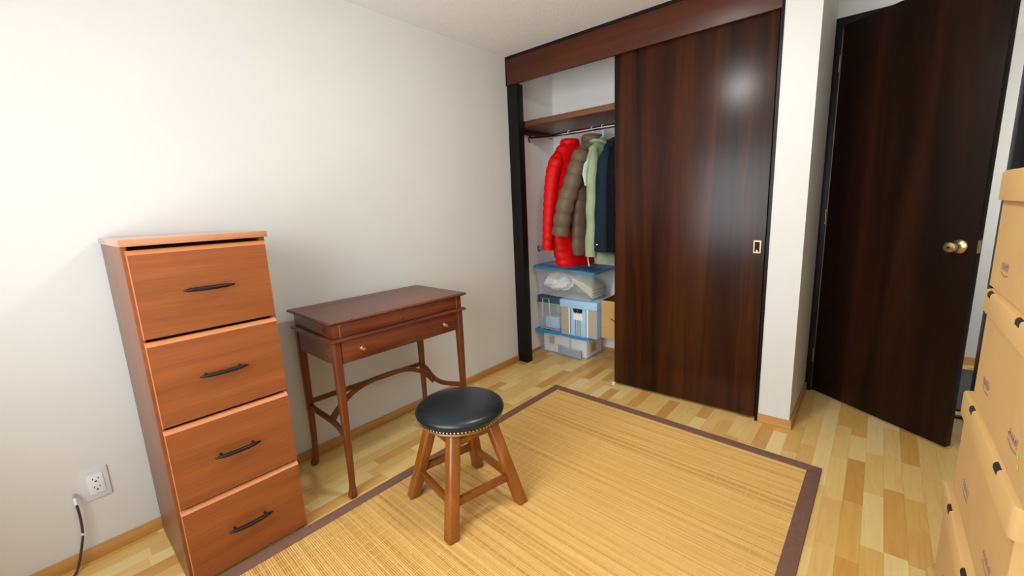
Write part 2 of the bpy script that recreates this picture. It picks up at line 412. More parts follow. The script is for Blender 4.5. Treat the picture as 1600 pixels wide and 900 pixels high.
# ------------------------------------------------------------------ door to the hall
fr = struct('trim_5', MB().box(PX1, 2.0, DY-.012, DY+.1, 0, 2.277).box(2.0, 2.735, DY-.012, DY+.1, 2.238, 2.277).box(2.735, 2.80, DY-.012, DY+.1, 0, 2.277),
            'frame_black', 'black wooden frame around the doorway to the hall', 'trim', .002)
hx, hy = 2.004, .648; ang = math.atan2(.206-.654, 2.604-1.989)
door = bpy.data.objects.new('tmp', None); bpy.data.objects.remove(door)
DL = .742
door = B(0, DL, 0, .038, .012, 2.233).build('door_1', 'door_wood', None, .002)
door.location = (hx, hy, 0); door.rotation_euler = (0, 0, ang)
tag(door, 'dark brown flush door standing ajar beside the cardboard boxes', 'door', kind='structure')
for sgn, y0 in ((-1, 0), (1, .038)):
    k = MB().lathe([(.033, y0), (.033, y0+sgn*.004), (.026, y0+sgn*.010), (.013, y0+sgn*.014), (.012, y0+sgn*.032), (.020, y0+sgn*.038), (.027, y0+sgn*.048),
        (.028, y0+sgn*.058), (.023, y0+sgn*.067), (.010, y0+sgn*.071), (.002, y0+sgn*.0712)], 28, (DL-.062, 0, 1.018), 'y').build('door_knob', 'brass', door, smooth=True)
    k['label'] = 'round brass door knob with a round rose'
    MB().lathe([(.006, y0+sgn*.071), (.005, y0+sgn*.074), (.001, y0+sgn*.0745)], 12, (DL-.062, 0, 1.018), 'y').build('key_button', 'black_iron', k, smooth=True)
B(DL, DL+.0015, .008, .030, .99, 1.05).build('latch_plate', 'brass', door)
for z in (.25, 1.15, 2.03):
    MB().tube([(-.006, -.004, z-.045), (-.006, -.004, z+.045)], .006, 10).build('hinge', 'antique_brass', door, smooth=True)
mat_o = tag(B(2.02, 3.1, .78, 1.62, 0, .012).build('mat_and_floor_shade', 'mat_grey', None, .004), 'dark grey hallway mat behind the door edge, near part standing in for floor shade', 'mat')  # near part extended over bare floor to darken it like the door's shade
struct('trim_6', B(2.0, 2.735, .665, .70, 0, .008), 'frame_black', 'dark threshold strip in the doorway', 'trim', .002)

# ------------------------------------------------------------------ rug
rug = thing('bamboo_rug', 'large flat bamboo slat rug with a brown cloth border', 'rug', (0, 0, 0))
sl = MB(); NS = 330
bw = .055; Wr = 1.595; Lr = 2.53
u0, u1, v0, v1 = bw/Wr, 1-bw/Wr, bw/Lr, 1-bw/Lr
for i in range(NS):
    a = v0+(v1-v0)*i/NS; b = v0+(v1-v0)*(i+1)/NS; e = (b-a)*.06
    t = .0062+.0006*rnd.random()
    q = [rugp(u0, a+e), rugp(u1, a+e), rugp(u1, b-e), rugp(u0, b-e)]
    n = len(sl.v)
    m2 = (a+b)/2
    c0, c1 = rugp(u0, m2, t), rugp(u1, m2, t)
    lo = [Vector((p.x, p.y, .002)) for p in q]; hi = [Vector((p.x, p.y, t-.0012)) for p in q]
    sl.v += lo+hi+[c0, c1]
    sl.f += [(n+4, n+5, n+9, n+8), (n+8, n+9, n+6, n+7), (n, n+1, n+5, n+4), (n+2, n+3, n+7, n+6), (n+1, n+2, n+6, n+9, n+5), (n+3, n, n+4, n+8, n+7)]
tag(sl.build('bamboo_slats', 'bamboo', rug), kind='stuff')
B0 = MB()
bk = MB(); bk.rings([[rugp(0.005, .004, .0005), rugp(.995, .004, .0005), rugp(.995, .996, .0005), rugp(.005, .996, .0005)], [rugp(0.005, .004, .002), rugp(.995, .004, .002), rugp(.995, .996, .002), rugp(.005, .996, .002)]])
bk.build('backing', 'rug_border', rug)
th = MB()
for i in range(1, 33):
    u = u0+(u1-u0)*i/33
    p, q = rugp(u, v0, .0069), rugp(u, v1, .0069); d = Vector((.0011, 0, 0))
    th.rings([[p-d-Vector((0,0,.002)), p+d-Vector((0,0,.002)), p+d, p-d], [q-d-Vector((0,0,.002)), q+d-Vector((0,0,.002)), q+d, q-d]])
for i in range(1, 56):
    v = v0+(v1-v0)*(round(i/56*NS))/NS
    p, q = rugp(u0, v, .0062), rugp(u1, v, .0062); d = Vector((0, .0008, 0))
    th.rings([[p-d-Vector((0,0,.002)), p+d-Vector((0,0,.002)), p+d, p-d], [q-d-Vector((0,0,.002)), q+d-Vector((0,0,.002)), q+d, q-d]])
tag(th.build('stitching', 'rug_thread', rug), kind='stuff')
for (a, b, c, d) in (((0,0), (1,0), (u1,v0), (u0,v0)), ((1,0), (1,1), (u1,v1), (u1,v0)), ((1,1), (0,1), (u0,v1), (u1,v1)), ((0,1), (0,0), (u0,v0), (u0,v1))):
    m_ = MB().rings([[rugp(*p, .0008) for p in (a, b, c, d)], [rugp(*p, .0088) for p in (a, b, c, d)]])
    m_.build('border_strip', 'rug_border', rug, .002)

# ------------------------------------------------------------------ filing cabinet
cab = thing('filing_cabinet', 'tall four drawer wooden filing cabinet with black bow handles', 'cabinet', (.516, -2.4446, 0), -.0189)
CW, CD, CHH = .4058, .492, 1.248
ft = .018
B(-CD, -ft, 0, .016, 0, CHH-.022).build('side_panel', 'cab_side', cab, .001)
B(-CD, -ft, CW-.016, CW, 0, CHH-.022).build('side_panel', 'cab_side', cab, .001)
B(-CD, -CD+.006, .016, CW-.016, .02, CHH-.022).build('back_panel', 'cab_side', cab)
B(-CD-.004, .006, -.005, CW+.005, CHH-.022, CHH).build('cabinet_top', 'cab_top', cab, .004)
B(-ft-.001, -ft+.0015, 0.0005, .0125, 0.0, CHH-.022).build('edge_band', 'cab_front', cab)
B(-CD+.01, -ft-.012, .016, CW-.016, 0, .016).build('plinth', 'dark_gap', cab)
B(-CD+.006, -ft-.03, .016, CW-.016, .02, CHH-.03).build('drawer_box_core', 'dark_gap', cab)
for z0, z1 in ((.02, .311), (.321, .613), (.625, .918), (.930, 1.213)):
    pts = [(-ft, z0), (-.001, z0), (0, z0+.001), (0, z1-.013), (-.012, z1), (-ft, z1)]
    d = MB().prism(pts, 'y', .009, CW-.006).build('drawer', 'cab_front', cab)
    bv = [(0.0004, z1-.0135), (.0004, z1-.0128), (-.0118, z1+.0004), (-ft, z1+.0004), (-ft, z1-.0006), (-.0124, z1-.0006)]
    MB().prism(bv, 'y', .0085, CW-.0055).build('front_edge', 'cab_edge', d)
    B(-.001, .0006, .0085, .0115, z0, z1-.013).build('front_edge', 'cab_edge', d)
    zc = (z0+z1)/2; yc = CW/2
    path = [(.020+.009*math.cos(t*math.pi/2*1.0), yc+t*.074, zc) for t in [-1+i/8 for i in range(17)]]
    rad = [(.0075-.005*abs(-1+i/8)**4, .0085-.0055*abs(-1+i/8)**4) for i in range(17)]
    h = MB().tube(path, rad, 10).build('handle', 'black_iron', d, smooth=True)
    h['label'] = 'black bow shaped drawer handle'
    for s in (-1, 1):
        MB().lathe([(.005, 0), (.004, .004), (.0036, .010), (.0036, .021)], 12, (0, yc+s*.052, zc), 'x').build('handle_post', 'black_iron', h, smooth=True)

# ------------------------------------------------------------------ writing desk
DW, DD, DH = .772, .462, .846
desk = thing('writing_desk', 'slim mahogany writing desk on curved stretchers against the white wall', 'desk', (.309, -1.4535, 0), -.042)
hw, hd_ = DW/2, DD/2
def molded(x0, x1, y0, y1, z0, z1, oy=(1, 1), ox=(1, 1)):
    """top board with a stepped and rounded edge"""
    rs = []
    for ins, z in ((.014, z0), (.010, z0+.003), (.002, z0+.007), (0, z0+.011), (.001, z0+.015), (.005, z1)):
        rs.append([(x0+ins*ox[0], y0+ins*oy[0], z), (x1-ins*ox[1], y0+ins*oy[0], z), (x1-ins*ox[1], y1-ins*oy[1], z), (x0+ins*ox[0], y1-ins*oy[1], z)])
    return MB().rings(rs)
seam = -hd_+.115
molded(-hd_, seam-.0006, -hw, hw, DH-.019, DH, ox=(1, 0)).build('top_back_strip', 'mahogany_top', desk)
molded(seam+.0006, hd_, -hw, hw, DH-.019, DH, ox=(0, 1)).build('lid', 'mahogany_top', desk)
ins = .022
lb = MB().box(-hd_+ins, hd_-ins, -hw+ins, hw-ins, .764, DH-.019)
lbo = lb.build('lid_box', 'mahogany', desk, .006)
for s in (-1, 1):
    B(hd_-ins-.001, hd_-ins+.0006, s*(hw-ins-.034)-.0008, s*(hw-ins-.034)+.0008, .766, DH-.02).build('joint_line', 'cab_edge', lbo)
es = MB().lathe([(.0075, hd_-ins), (.0075, hd_-ins+.002), (.006, hd_-ins+.003)], 16, (0, -.016, .786), 'x').build('escutcheon', 'antique_brass', lbo, smooth=True)
B(hd_-ins+.002, hd_-ins+.0034, -.0175, -.0145, .781, .789).build('keyhole', 'hole_dark', es)
mo = MB(); rs = []
for i_, z in ((.014, .746), (.007, .749), (.004, .754), (.007, .760), (.014, .764)):
    rs.append([(-hd_+i_, -hw+i_, z), (hd_-i_, -hw+i_, z), (hd_-i_, hw-i_, z), (-hd_+i_, hw-i_, z)])
mo.rings(rs).build('moulding', 'mahogany', desk)
lt = .036
li = .018                                  # outer face of the legs from the top's edge
for s in (-1, 1):
    B(-hd_+li+lt, hd_-li-lt, s*(hw-li-.004)-.009*(s > 0)-0*(s < 0), s*(hw-li-.004)+.009*(s < 0), .645, .746).build('side_apron', 'mahogany', desk)
B(-hd_+li+.004, -hd_+li+.022, -hw+li+lt, hw-li-lt, .645, .746).build('back_apron', 'mahogany', desk)
dr = B(hd_-li-.022, hd_-li-.003, -hw+li+lt+.001, hw-li-lt-.001, .645, .745).build('drawer', 'mahogany', desk, .002)
for y in (-.237, .237):
    k = MB().lathe([(.011, 0), (.011, .002), (.005, .004), (.0045, .012), (.009, .016), (.011, .021), (.009, .026), (.003, .028), (.0008, .0282)], 18, (hd_-li-.003, y, .694), 'x').build('knob', 'brass', dr, smooth=True)
    k['label'] = 'small round brass drawer knob'
def desk_leg(sx, sy):
    cx, cy = sx*(hd_-li-lt/2), sy*(hw-li-lt/2)
    rs = []
    for z, s, ox_, oy_ in ((.746, lt, 0, 0), (.640, lt, 0, 0), (.50, .033, 0, 0), (.30, .029, 0, 0), (.16, .025, .002, .001), (.10, .0235, .003, .002), (.065, .0235, .004, .003),
                   (.040, .027, .008, .005), (.020, .033, .014, .008), (.008, .034, .017, .010), (.0, .028, .018, .010)):
        x, y = cx+ox_*sx*(.5 if sx > 0 else 1), cy+oy_*sy; h_ = s/2; c = h_*.72
        rs.append([(x-h_, y-c, z), (x-c, y-h_, z), (x+c, y-h_, z), (x+h_, y-c, z), (x+h_, y+c, z), (x+c, y+h_, z), (x-c, y+h_, z), (x-h_, y+c, z)])
    return MB().rings(rs)
for sx in (-1, 1):
    for sy in (-1, 1): desk_leg(sx, sy).build('leg', 'mahogany_leg', desk, smooth=True, angle=35)
lx, ly = hd_-li-lt/2, hw-li-lt/2
for s in (-1, 1):
    pth = []
    for i in range(17):
        t = i/16; x = -lx+2*lx*t
        pth.append((x, s*(ly-.03*math.sin(math.pi*t)**2*1.0), .340-.036*t-.028*math.sin(math.pi*t)**1.5+.02*max(0, t-.8)))
    MB().bar(pth, .018, .024).build('side_stretcher', 'mahogany', desk, .003)
MB().bar([(-lx, -ly, .357), (-lx, ly, .352)], .016, .024).build('back_stretcher', 'mahogany', desk, .002)
pth = []
for i in range(33):
    t = -1+2*i/32
    z = .425-.135*abs(t)**3.0
    pth.append((-.035-.0*t*t, t*(ly-.036), z))
MB().bar(pth, .018, [.022+.012*abs(-1+2*i/32)**6 for i in range(33)]).build('arched_stretcher', 'mahogany', desk, .003)

# ------------------------------------------------------------------ stool
stool = thing('round_stool', 'round stool with a black leather seat and four splayed wooden legs', 'stool', (.936, -1.513, .0072), math.radians(-12.3))
fo, to = .176, .088            # half distance of leg axes at the floor / at the top
legz = .398
def legpt(sx, sy, z):
    t = z/legz; h_ = fo+(to-fo)*t
    return Vector((sx*h_, sy*h_, z))
for sx in (-1, 1):
    for sy in (-1, 1):
        rs = []
        for z, s in ((0, .047), (.006, .05), (legz, .050)):
            p = legpt(sx, sy, z); h_ = s/2; c = h_*.74
            rs.append([(p.x-h_, p.y-c, z), (p.x-c, p.y-h_, z), (p.x+c, p.y-h_, z), (p.x+h_, p.y-c, z), (p.x+h_, p.y+c, z), (p.x+c, p.y+h_, z), (p.x-c, p.y+h_, z), (p.x-h_, p.y+c, z)])
        lg = MB().rings(rs).build('leg', 'stool_wood', stool, .0015, seg=1)
        p = legpt(sx, sy, .042)
        for ax in ('x', 'y'):
            s_ = sx if ax == 'x' else sy
            c = (0, p.y, p.z) if ax == 'x' else (p.x, 0, p.z)
            base = (p.x if ax == 'x' else p.y)
            MB().lathe([(.0045, base+s_*.0245), (.004, base+s_*.0262), (.001, base+s_*.027)], 10, c, ax).build('screw_cap', 'antique_brass', lg, smooth=True)
for (ax, s, z) in (('x', -1, .130), ('x', 1, .118), ('y', -1, .142), ('y', 1, .128)):
    a = legpt(-1, -1, z).x
    e_ = abs(a)-.018
    if ax == 'x': B(-e_, e_, s*abs(a)-.010, s*abs(a)+.010, z-.016, z+.016).build('stretcher', 'stool_rail', stool, .003)
    else:
        B(s*abs(a)-.010, s*abs(a)+.010, -e_, e_, z-.016, z+.016).build('stretcher', 'stool_rail', stool, .003)
for (ax, s) in (('x', -1), ('x', 1), ('y', -1), ('y', 1)):
    z = .358; a = abs(legpt(-1, -1, z).x); e_ = a-.02
    if ax == 'x': B(-e_, e_, s*(a+.008)-.010, s*(a+.008)+.010, z-.010, z+.012).build('apron_rail', 'stool_rail', stool, .002)
    else: B(s*(a+.008)-.010, s*(a+.008)+.010, -e_, e_, z-.010, z+.012).build('apron_rail', 'stool_rail', stool, .002)
B(-.085, .085, -.085, .085, .345, .396).build('swivel_block', 'dark_gap', stool, .004)
MB().lathe([(.05, .396), (.150, .396), (.170, .399), (.176, .405), (.172, .412), (.05, .412)], 48).build('seat_ring', 'stool_wood', stool, smooth=True)
seat = MB().lathe([(.10, .412), (.176, .4125), (.180, .416), (.182, .426), (.189, .436), (.191, .444), (.188, .453), (.178, .462), (.155, .468), (.11, .472), (.06, .474), (.002, .4745)], 64).build('seat_cushion', 'leather', stool, smooth=True, angle=80)
nm = MB()
for k in range(76):
    a = 2*math.pi*k/76
    c = Vector((.1815*math.cos(a), .1815*math.sin(a), .4205)); n_ = Vector((math.cos(a), math.sin(a), -.05)).normalized()
    t_ = n_.cross(Vector((0, 0, 1))).normalized(); b_ = n_.cross(t_)
    nm.rings([[c+n_*h_+t_*(r_*math.cos(2*math.pi*j/6))+b_*(r_*math.sin(2*math.pi*j/6)) for j in range(6)] for r_, h_ in ((.0054, -.001), (.005, .0018), (.0022, .0036))])
tag(nm.build('nail_heads', 'brass', seat, smooth=True), 'row of small brass upholstery nails', kind='stuff')

# ------------------------------------------------------------------ outlet and cable on the left wall
ol = thing('wall_outlet', 'white double socket plate on the wall above the baseboard', 'outlet', (0, -2.595, .303))
B(0, .006, -.038, .038, -.062, .062).build('cover_plate', 'plate_grey', ol, .003)
pn = B(.006, .0085, -.024, .022, -.040, .040).build('socket_panel', 'white_plastic', ol, .001)
for zc in (.017, -.017):
    for y, z, w_, h_ in ((-.008, .005, .0022, .008), (.008, .005, .0022, .0065), (0, -.006, .006, .005)):
        B(.0085, .0089, y-w_/2, y+w_/2, zc+z-h_/2, zc+z+h_/2).build('socket_slot', 'hole_dark', pn)
B(.006, .0066, .028, .0315, .040, .050).build('screw_cover', 'plate_grey', ol)
cb = thing('coaxial_cable', 'dark cable hanging out of the wall down to the floor beside the socket', 'cable', (0, -2.66, .27))
pts = [(0.0, 0, .018), (.016, 0, .016), (.026, 0, .004), (.029, .001, -.03), (.028, .001, -.08), (.028, -.004, -.14), (.031, -.016, -.19), (.04, -.03, -.235), (.055, -.045, -.262), (.09, -.075, -.2655), (.15, -.15, -.2655)]
def smooth_path(p, n=6):
    p = [Vector(q) for q in p]; out = []
    for i in range(len(p)-1):
        a, b, c, d = p[max(i-1, 0)], p[i], p[i+1], p[min(i+2, len(p)-1)]
        for k in range(n):
            t = k/n
            out.append(.5*((2*b)+(c-a)*t+(2*a-5*b+4*c-d)*t*t+(3*b-a-3*c+d)*t**3))
    return out+[p[-1]]
sp = smooth_path(pts)
MB().tube(sp[14:], .0042, 10).build('cable_sheath', 'cable_sheath', cb, smooth=True)
MB().tube(sp[9:16], .0062, 12).build('white_sleeve', 'white_plastic', cb, smooth=True)
MB().tube(sp[:10], .0052, 12).build('metal_tip', 'chrome', cb, smooth=True)
MB().tube(sp[29:31], .0047, 10).build('paint_spot', 'white_plastic', cb, smooth=True)

# ------------------------------------------------------------------ cardboard archive boxes
BXH = .2655
def archive_box(level, x0, y1, rz, label, stamps, slots, lidh=.058, tall=0):
    """x0: face towards the room, y1: far end"""
    W, Dp, h = .34, .54, BXH
    r = thing('archive_box', label, 'box', (x0, y1, level*BXH), rz, 'cardboard archive boxes stacked by the door')
    o = .009
    b = MB(); t = .004
    b.box(o, W-o, -Dp+o, -o, 0.0005, t); b.box(o, o+t, -Dp+o, -o, t, h-.006); b.box(W-o-t, W-o, -Dp+o, -o, t, h-.006)
    b.box(o+t, W-o-t, -Dp+o, -Dp+o+t, t, h-.006); b.box(o+t, W-o-t, -o-t, -o, t, h-.006)
    b.build('box_body', 'cardboard', r)
    # lid: a tray turned over, its vertical corners rounded
    def outline(ins, rad, n=5):
        out = []
        for cx, cy, a0 in ((W-ins-rad, -ins-rad, 0), (ins+rad, -ins-rad, 90), (ins+rad, -Dp+ins+rad, 180), (W-ins-rad, -Dp+ins+rad, 270)):
            for k in range(n):
                a = math.radians(a0+90*k/(n-1)); out.append((cx+rad*math.cos(a), cy+rad*math.sin(a)))
        return out
    lay = [(outline(.004, .010), h-lidh), (outline(.0, .014), h-lidh), (outline(0, .014), h-.006), (outline(.002, .013), h-.002), (outline(.006, .010), h-.0005)]
    inner = [(outline(.0045, .0095), h-.005)]
    rs = [[(x, y, z) for x, y in inner[0][0]] for z in (h-.005, h-lidh)] + [[(x, y, z) for x, y in ol_] for ol_, z in lay[1:]]
    ld = MB().rings(rs).build('box_lid', 'cardboard', r, smooth=True, angle=30)
    for y in slots:
        MB().prism([(-.0006, h-.013), (-.0006, h-.0058), (.0014, h-.0014), (.0055, h+.0002), (.0055, h-.0012), (.002, h-.003), (.0006, h-.0066), (.0006, h-.013)], 'y', y-.015, y+.015).build('slot', 'hole_dark', ld)
    for y, z in stamps:
        s = MB(); rr = random.Random(int(1000*abs(y))+level)
        x = o-.0006
        for k in range(6):
            yy = y-.030+k*.011; hh_ = rr.uniform(.010, .020)
            s.bar([(x, yy, z-hh_/2), (x, yy+rr.uniform(-.004, .004), z+hh_/2)], .0040, .0008, (1, 0, 0))
            s.bar([(x, yy, z+rr.uniform(-.005, .005)), (x, yy+.010, z+rr.uniform(-.006, .006))], .0030, .0008, (1, 0, 0))
        s.bar([(x, y-.034, z-.016), (x, y, z-.020), (x, y+.030, z-.014)], .0028, .0008, (1, 0, 0))
        s.build('stamp_mark', 'stamp_ink', r)
    return r
BXX, BXY = 2.452, -1.158
bE = archive_box(0, BXX-.014, BXY-.0, 0, 'lowest cardboard archive box resting on the floor under the stack', [(-.16, .075), (-.42, .075)], [-.14, -.38])
bD = archive_box(1, BXX-.008, BXY-.002, 0.0, 'second cardboard archive box from the floor in the stack by the door', [(-.165, .075), (-.42, .075)], [-.13, -.37])
bC = archive_box(2, BXX+.0, BXY-.016, .006, 'middle cardboard archive box of the stack by the door', [(-.15, .075), (-.41, .072)], [-.125, -.40])
bB = archive_box(3, BXX+.004, BXY-.05, 0, 'cardboard archive box with green ink specks, second from the top', [(-.12, .072), (-.385, .066)], [-.06, -.33], lidh=.05)
for y, z in ((-.430, .052), (-.440, .037)):
    MB().lathe([(.006, .0085), (.005, .0078), (.001, .0077)], 8, (0, y, z), 'x').build('green_mark', 'green_ink', bB)
bA = archive_box(4, BXX+.008, BXY+.004, 0, 'topmost cardboard archive box of the stack by the door', [(-.14, .060), (-.40, .06)], [], lidh=.066)

# ------------------------------------------------------------------ closet contents: bins and boxes
def tote(name, label, cx, y0, y1, z0, hb, w_bot, w_top, lid_mat, body_mat, lid_h=.03, rz=0, tilt=0, lid_over=.012):
    r = thing(name, label, 'storage bin', (cx, (y0+y1)/2, z0), rz, 'clear storage bins in the closet'); r.rotation_euler.y = tilt
    d = (y1-y0)/2; t = .003
    def rr(w_, dd, z, rad=.03, n=5):
        out = []
        for sx, sy, a0 in ((1, 1, 0), (-1, 1, 90), (-1, -1, 180), (1, -1, 270)):
            for k in range(n):
                a = math.radians(a0+90*k/(n-1)); out.append((sx*(w_-rad)+rad*math.cos(a), sy*(dd-rad)+rad*math.sin(a), z))
        return out
    shell = [rr(w_bot, d*.93, .001), rr(w_bot+(w_top-w_bot)*.9, d*.985, hb*.9), rr(w_top, d, hb*.905), rr(w_top, d, hb),
             rr(w_top-t, d-t, hb), rr(w_bot-t+(w_top-w_bot)*.9, d*.985-t, hb*.9), rr(w_bot-t, d*.93-t, .004)]
    MB().rings(shell).build('bin_body', body_mat, r, smooth=True)
    W_, D_ = w_top+lid_over, d+lid_over
    ld = MB().rings([rr(W_-.002, D_-.002, hb-.012), rr(W_, D_, hb-.010), rr(W_, D_, hb+.004), rr(W_-.006, D_-.006, hb+.010), rr(W_-.018, D_-.018, hb+.010), rr(W_-.026, D_-.026, hb+.004), rr(W_-.06, D_-.06, hb+.004), rr(W_-.066, D_-.066, hb+.008)]).build('bin_lid', lid_mat, r, smooth=True)
    return r, ld
# bottom bin
b1, l1 = tote('storage_bin', 'clear plastic bin with a bright blue lid on the closet floor', .25, .285, .635, 0, .205, .243, .272, 'lid_bright_blue', 'clear_plastic')
for s in (-1, 1):
    MB().bar([(s*.20, -.188, .215), (s*.03, -.190, .212)] if s < 0 else [(.03, -.190, .212), (.24, -.188, .212)], .014, .012).build('lid_rib', 'lid_bright_blue', l1, .002)
MB().bar([(-.19, -.176, .222), (-.11, -.176, .222)], .02, .008).build('lid_clip', 'lid_slate', l1, .002)
h = MB().prism([(-.03, .105), (.06, .085), (.15, .082), (.20, .085), (.20, .02), (-.03, .03)], 'y', -.183, -.171).build('handle_recess', 'handle_grey', b1)
MB().bar(smooth_path([(-.04, -.186, .112), (.06, -.188, .096), (.14, -.188, .092), (.21, -.186, .094)], 4), .010, .012).build('handle_lip', 'clear_plastic', b1, .002)
# bin contents
def content(name, label, cat, mb, mat, bevel=.004):
    return tag(mb.build(name, mat, None, bevel), label, cat)
content('paper_pile', 'stack of white papers inside the blue lidded floor bin', 'paper', B(.03, .30, .335, .60, .008, .19), 'paper_white')
content('paper_pile', 'white folded sheets at the right inside the blue lidded floor bin', 'paper', B(.312, .468, .34, .60, .008, .16), 'linen_white')
content('tan_packet', 'small tan packet against the front of the floor bin', 'packet', B(.10, .15, .318, .330, .085, .155), 'cardboard')
content('tan_packet', 'small brown packet against the right end of the floor bin', 'packet', B(.473, .482, .39, .47, .05, .13), 'cardboard')
# top bin
b2z = .533
b2, l2 = tote('storage_bin', 'clear plastic bin of white linen with a steel blue lid below the coats', .292, .245, .635, b2z, .238, .262, .292, 'lid_steel_blue', 'cloudy_plastic', tilt=.045)
def blob(cx, cy, cz, rx, ry, rz_, seed, amp=.22, fold=7):
    m_ = MB(); rr_ = random.Random(seed); ph = [rr_.random()*6 for _ in range(6)]; rs = []
    for i in range(1, 16):
        th_ = math.pi*i/16; ring = []
        for k in range(28):
            a = 2*math.pi*k/28
            q = 1+amp*(.5*math.sin(fold*a+3*th_+ph[0])*math.sin(th_)+.4*math.sin(3*a+5*th_+ph[1])+.3*math.sin(9*th_+2*a+ph[2]))
            ring.append((cx+rx*math.sin(th_)*math.cos(a)*q, cy+ry*math.sin(th_)*math.sin(a)*q, cz+rz_*math.cos(th_)*(1+.15*math.sin(2*a+ph[3]))))
        rs.append(ring)
    return m_.rings(rs)
content('linen_bundle', 'crumpled white linen bundle at the left of the upper bin', 'linen', blob(.185, .385, .642, .135, .10, .072, 4), 'linen_white', 0)
for k in range(4):
    m_ = MB(); n0 = 9
    rs = []
    for i in range(n0):
        t = i/(n0-1)
        x = .36+.19*t; z = .700-.016*k-.095*t+.018*math.sin(2.4*t+k*.4)
        rs.append([(x, .295+.004*k, z), (x, .50, z), (x, .50, z-.010), (x, .295+.004*k, z-.010)])
    content('linen_sheet', ['topmost', 'second', 'third', 'lowest'][k]+' cream sheet in the slanted pile inside the upper bin', 'linen', m_.rings(rs), 'linen_cream', .003)
# middle row
c = thing('clear_canister', 'clear plastic container with a slate blue lid beside the striped box', 'container', (.125, .42, .2175))
def rbox(w_, dd, z, rad=.018, n=4):
    out = []
    for sx, sy, a0 in ((1, 1, 0), (-1, 1, 90), (-1, -1, 180), (1, -1, 270)):
        for k in range(n):
            a = math.radians(a0+90*k/(n-1)); out.append((sx*(w_-rad)+rad*math.cos(a), sy*(dd-rad)+rad*math.sin(a), z))
    return out
MB().rings([rbox(.110, .125, 0), rbox(.118, .132, .245), rbox(.115, .129, .245), rbox(.107, .122, .004)]).build('container_body', 'cloudy_plastic', c, smooth=True)
MB().rings([rbox(.1195, .1335, .238), rbox(.1195, .1335, .246)]).build('seal', 'green_seal', c, smooth=True)
ld = MB().rings([rbox(.122, .136, .246), rbox(.122, .136, .300), rbox(.116, .130, .306)]).build('container_lid', 'lid_slate', c, smooth=True)
MB().tube([(-.06, -.139, .12), (-.055, -.140, .285), (.01, -.140, .285), (.018, -.139, .12)], .003, 8).build('latch_wire', 'white_plastic', c, smooth=True)
content('folded_cloth', 'pale blue folded cloth inside the clear container', 'cloth', B(.05, .20, .33, .50, .225, .33), 'pale_blue_paper', .02)
s = thing('striped_box', 'pale blue and taupe striped paper box with a white label', 'box', (.435, .42, .2175))
sw, sdp, shh = .170, .150, .235
B(-sw, sw, -sdp, sdp, 0, shh).build('box_body', 'pale_blue_paper', s, .002)
B(-sw-.006, sw+.006, -sdp-.006, sdp+.006, shh+.001, shh+.066).build('box_lid', 'pale_blue_paper', s, .004)
yf = -sdp
for x0, x1, m_, y_ in ((-.168, -.095, 'taupe_paper', .0012), (-.092, -.080, 'paper_white', .0014), (-.080, -.074, 'navy_line', .0013), (-.028, -.023, 'navy_line', .0012), (-.014, .004, 'taupe_paper', .0012), (.012, .016, 'navy_line', .0012),
                  (.070, .076, 'navy_line', .0013), (.076, .088, 'paper_white', .0014), (.094, .168, 'taupe_paper', .0012)):
    B(x0, x1, yf-y_, yf, .002, shh).build('stripe', m_, s)
B(-.048, .042, yf-.004, yf-.0015, .140, .192).build('label_card', 'paper_white', s)
hh = MB().prism([(-.050, .232), (.042, .232), (.036, .202), (-.040, .202)], 'y', yf-.005, yf-.0015).build('label_holder', 'hole_dark', s)
MB().bar([(-.012, yf-.006, .206), (.0, yf-.006, .228)], .004, .0015, (0, 1, 0)).build('holder_glint', 'chrome', hh)
# cardboard box half hidden by the sliding door
cbx = thing('cardboard_box', 'open brown cardboard box half hidden behind the sliding closet door', 'box', (.85, .42, .25))
m_ = MB(); w_, d_, h_ = .195, .165, .30; t = .004
m_.box(-w_, w_, -d_, d_, 0, t).box(-w_, -w_+t, -d_, d_, t, h_).box(w_-t, w_, -d_, d_, t, h_).box(-w_+t, w_-t, -d_, -d_+t, t, h_).box(-w_+t, w_-t, d_-t, d_, t, h_)
m_.build('box_body', 'cardboard', cbx)
MB().prism([(-w_, h_), (-w_+.11, h_+.055), (-w_+.11, h_+.059), (-w_, h_+.004)], 'y', -d_, d_).build('box_flap', 'cardboard', cbx)
MB().prism([(d_, h_), (d_+.02, h_+.12), (d_+.024, h_+.12), (d_, h_+.0)], 'x', -w_, w_).build('box_flap', 'cardboard', cbx)
MB().bar([(-.115, -d_-.001, .165), (-.06, -d_-.001, .130)], .006, .001, (0, 1, 0)).build('ink_stroke', 'hole_dark', cbx)
content('support_crate', 'lidded box under the open cardboard box, hidden by the closet door', 'box', B(.79, 1.2, .27, .60, .001, .2495), 'cardboard')
content('plastic_sleeve', 'white plastic sleeve lying on the steel blue bin lid', 'sleeve', MB().rings([[(.05, .33, .8005), (.19, .30, .7960), (.19, .30, .7972), (.05, .33, .8018)], [(.06, .42, .7998), (.20, .41, .7955), (.20, .41, .7967), (.06, .42, .8010)]]), 'clear_plastic', 0)

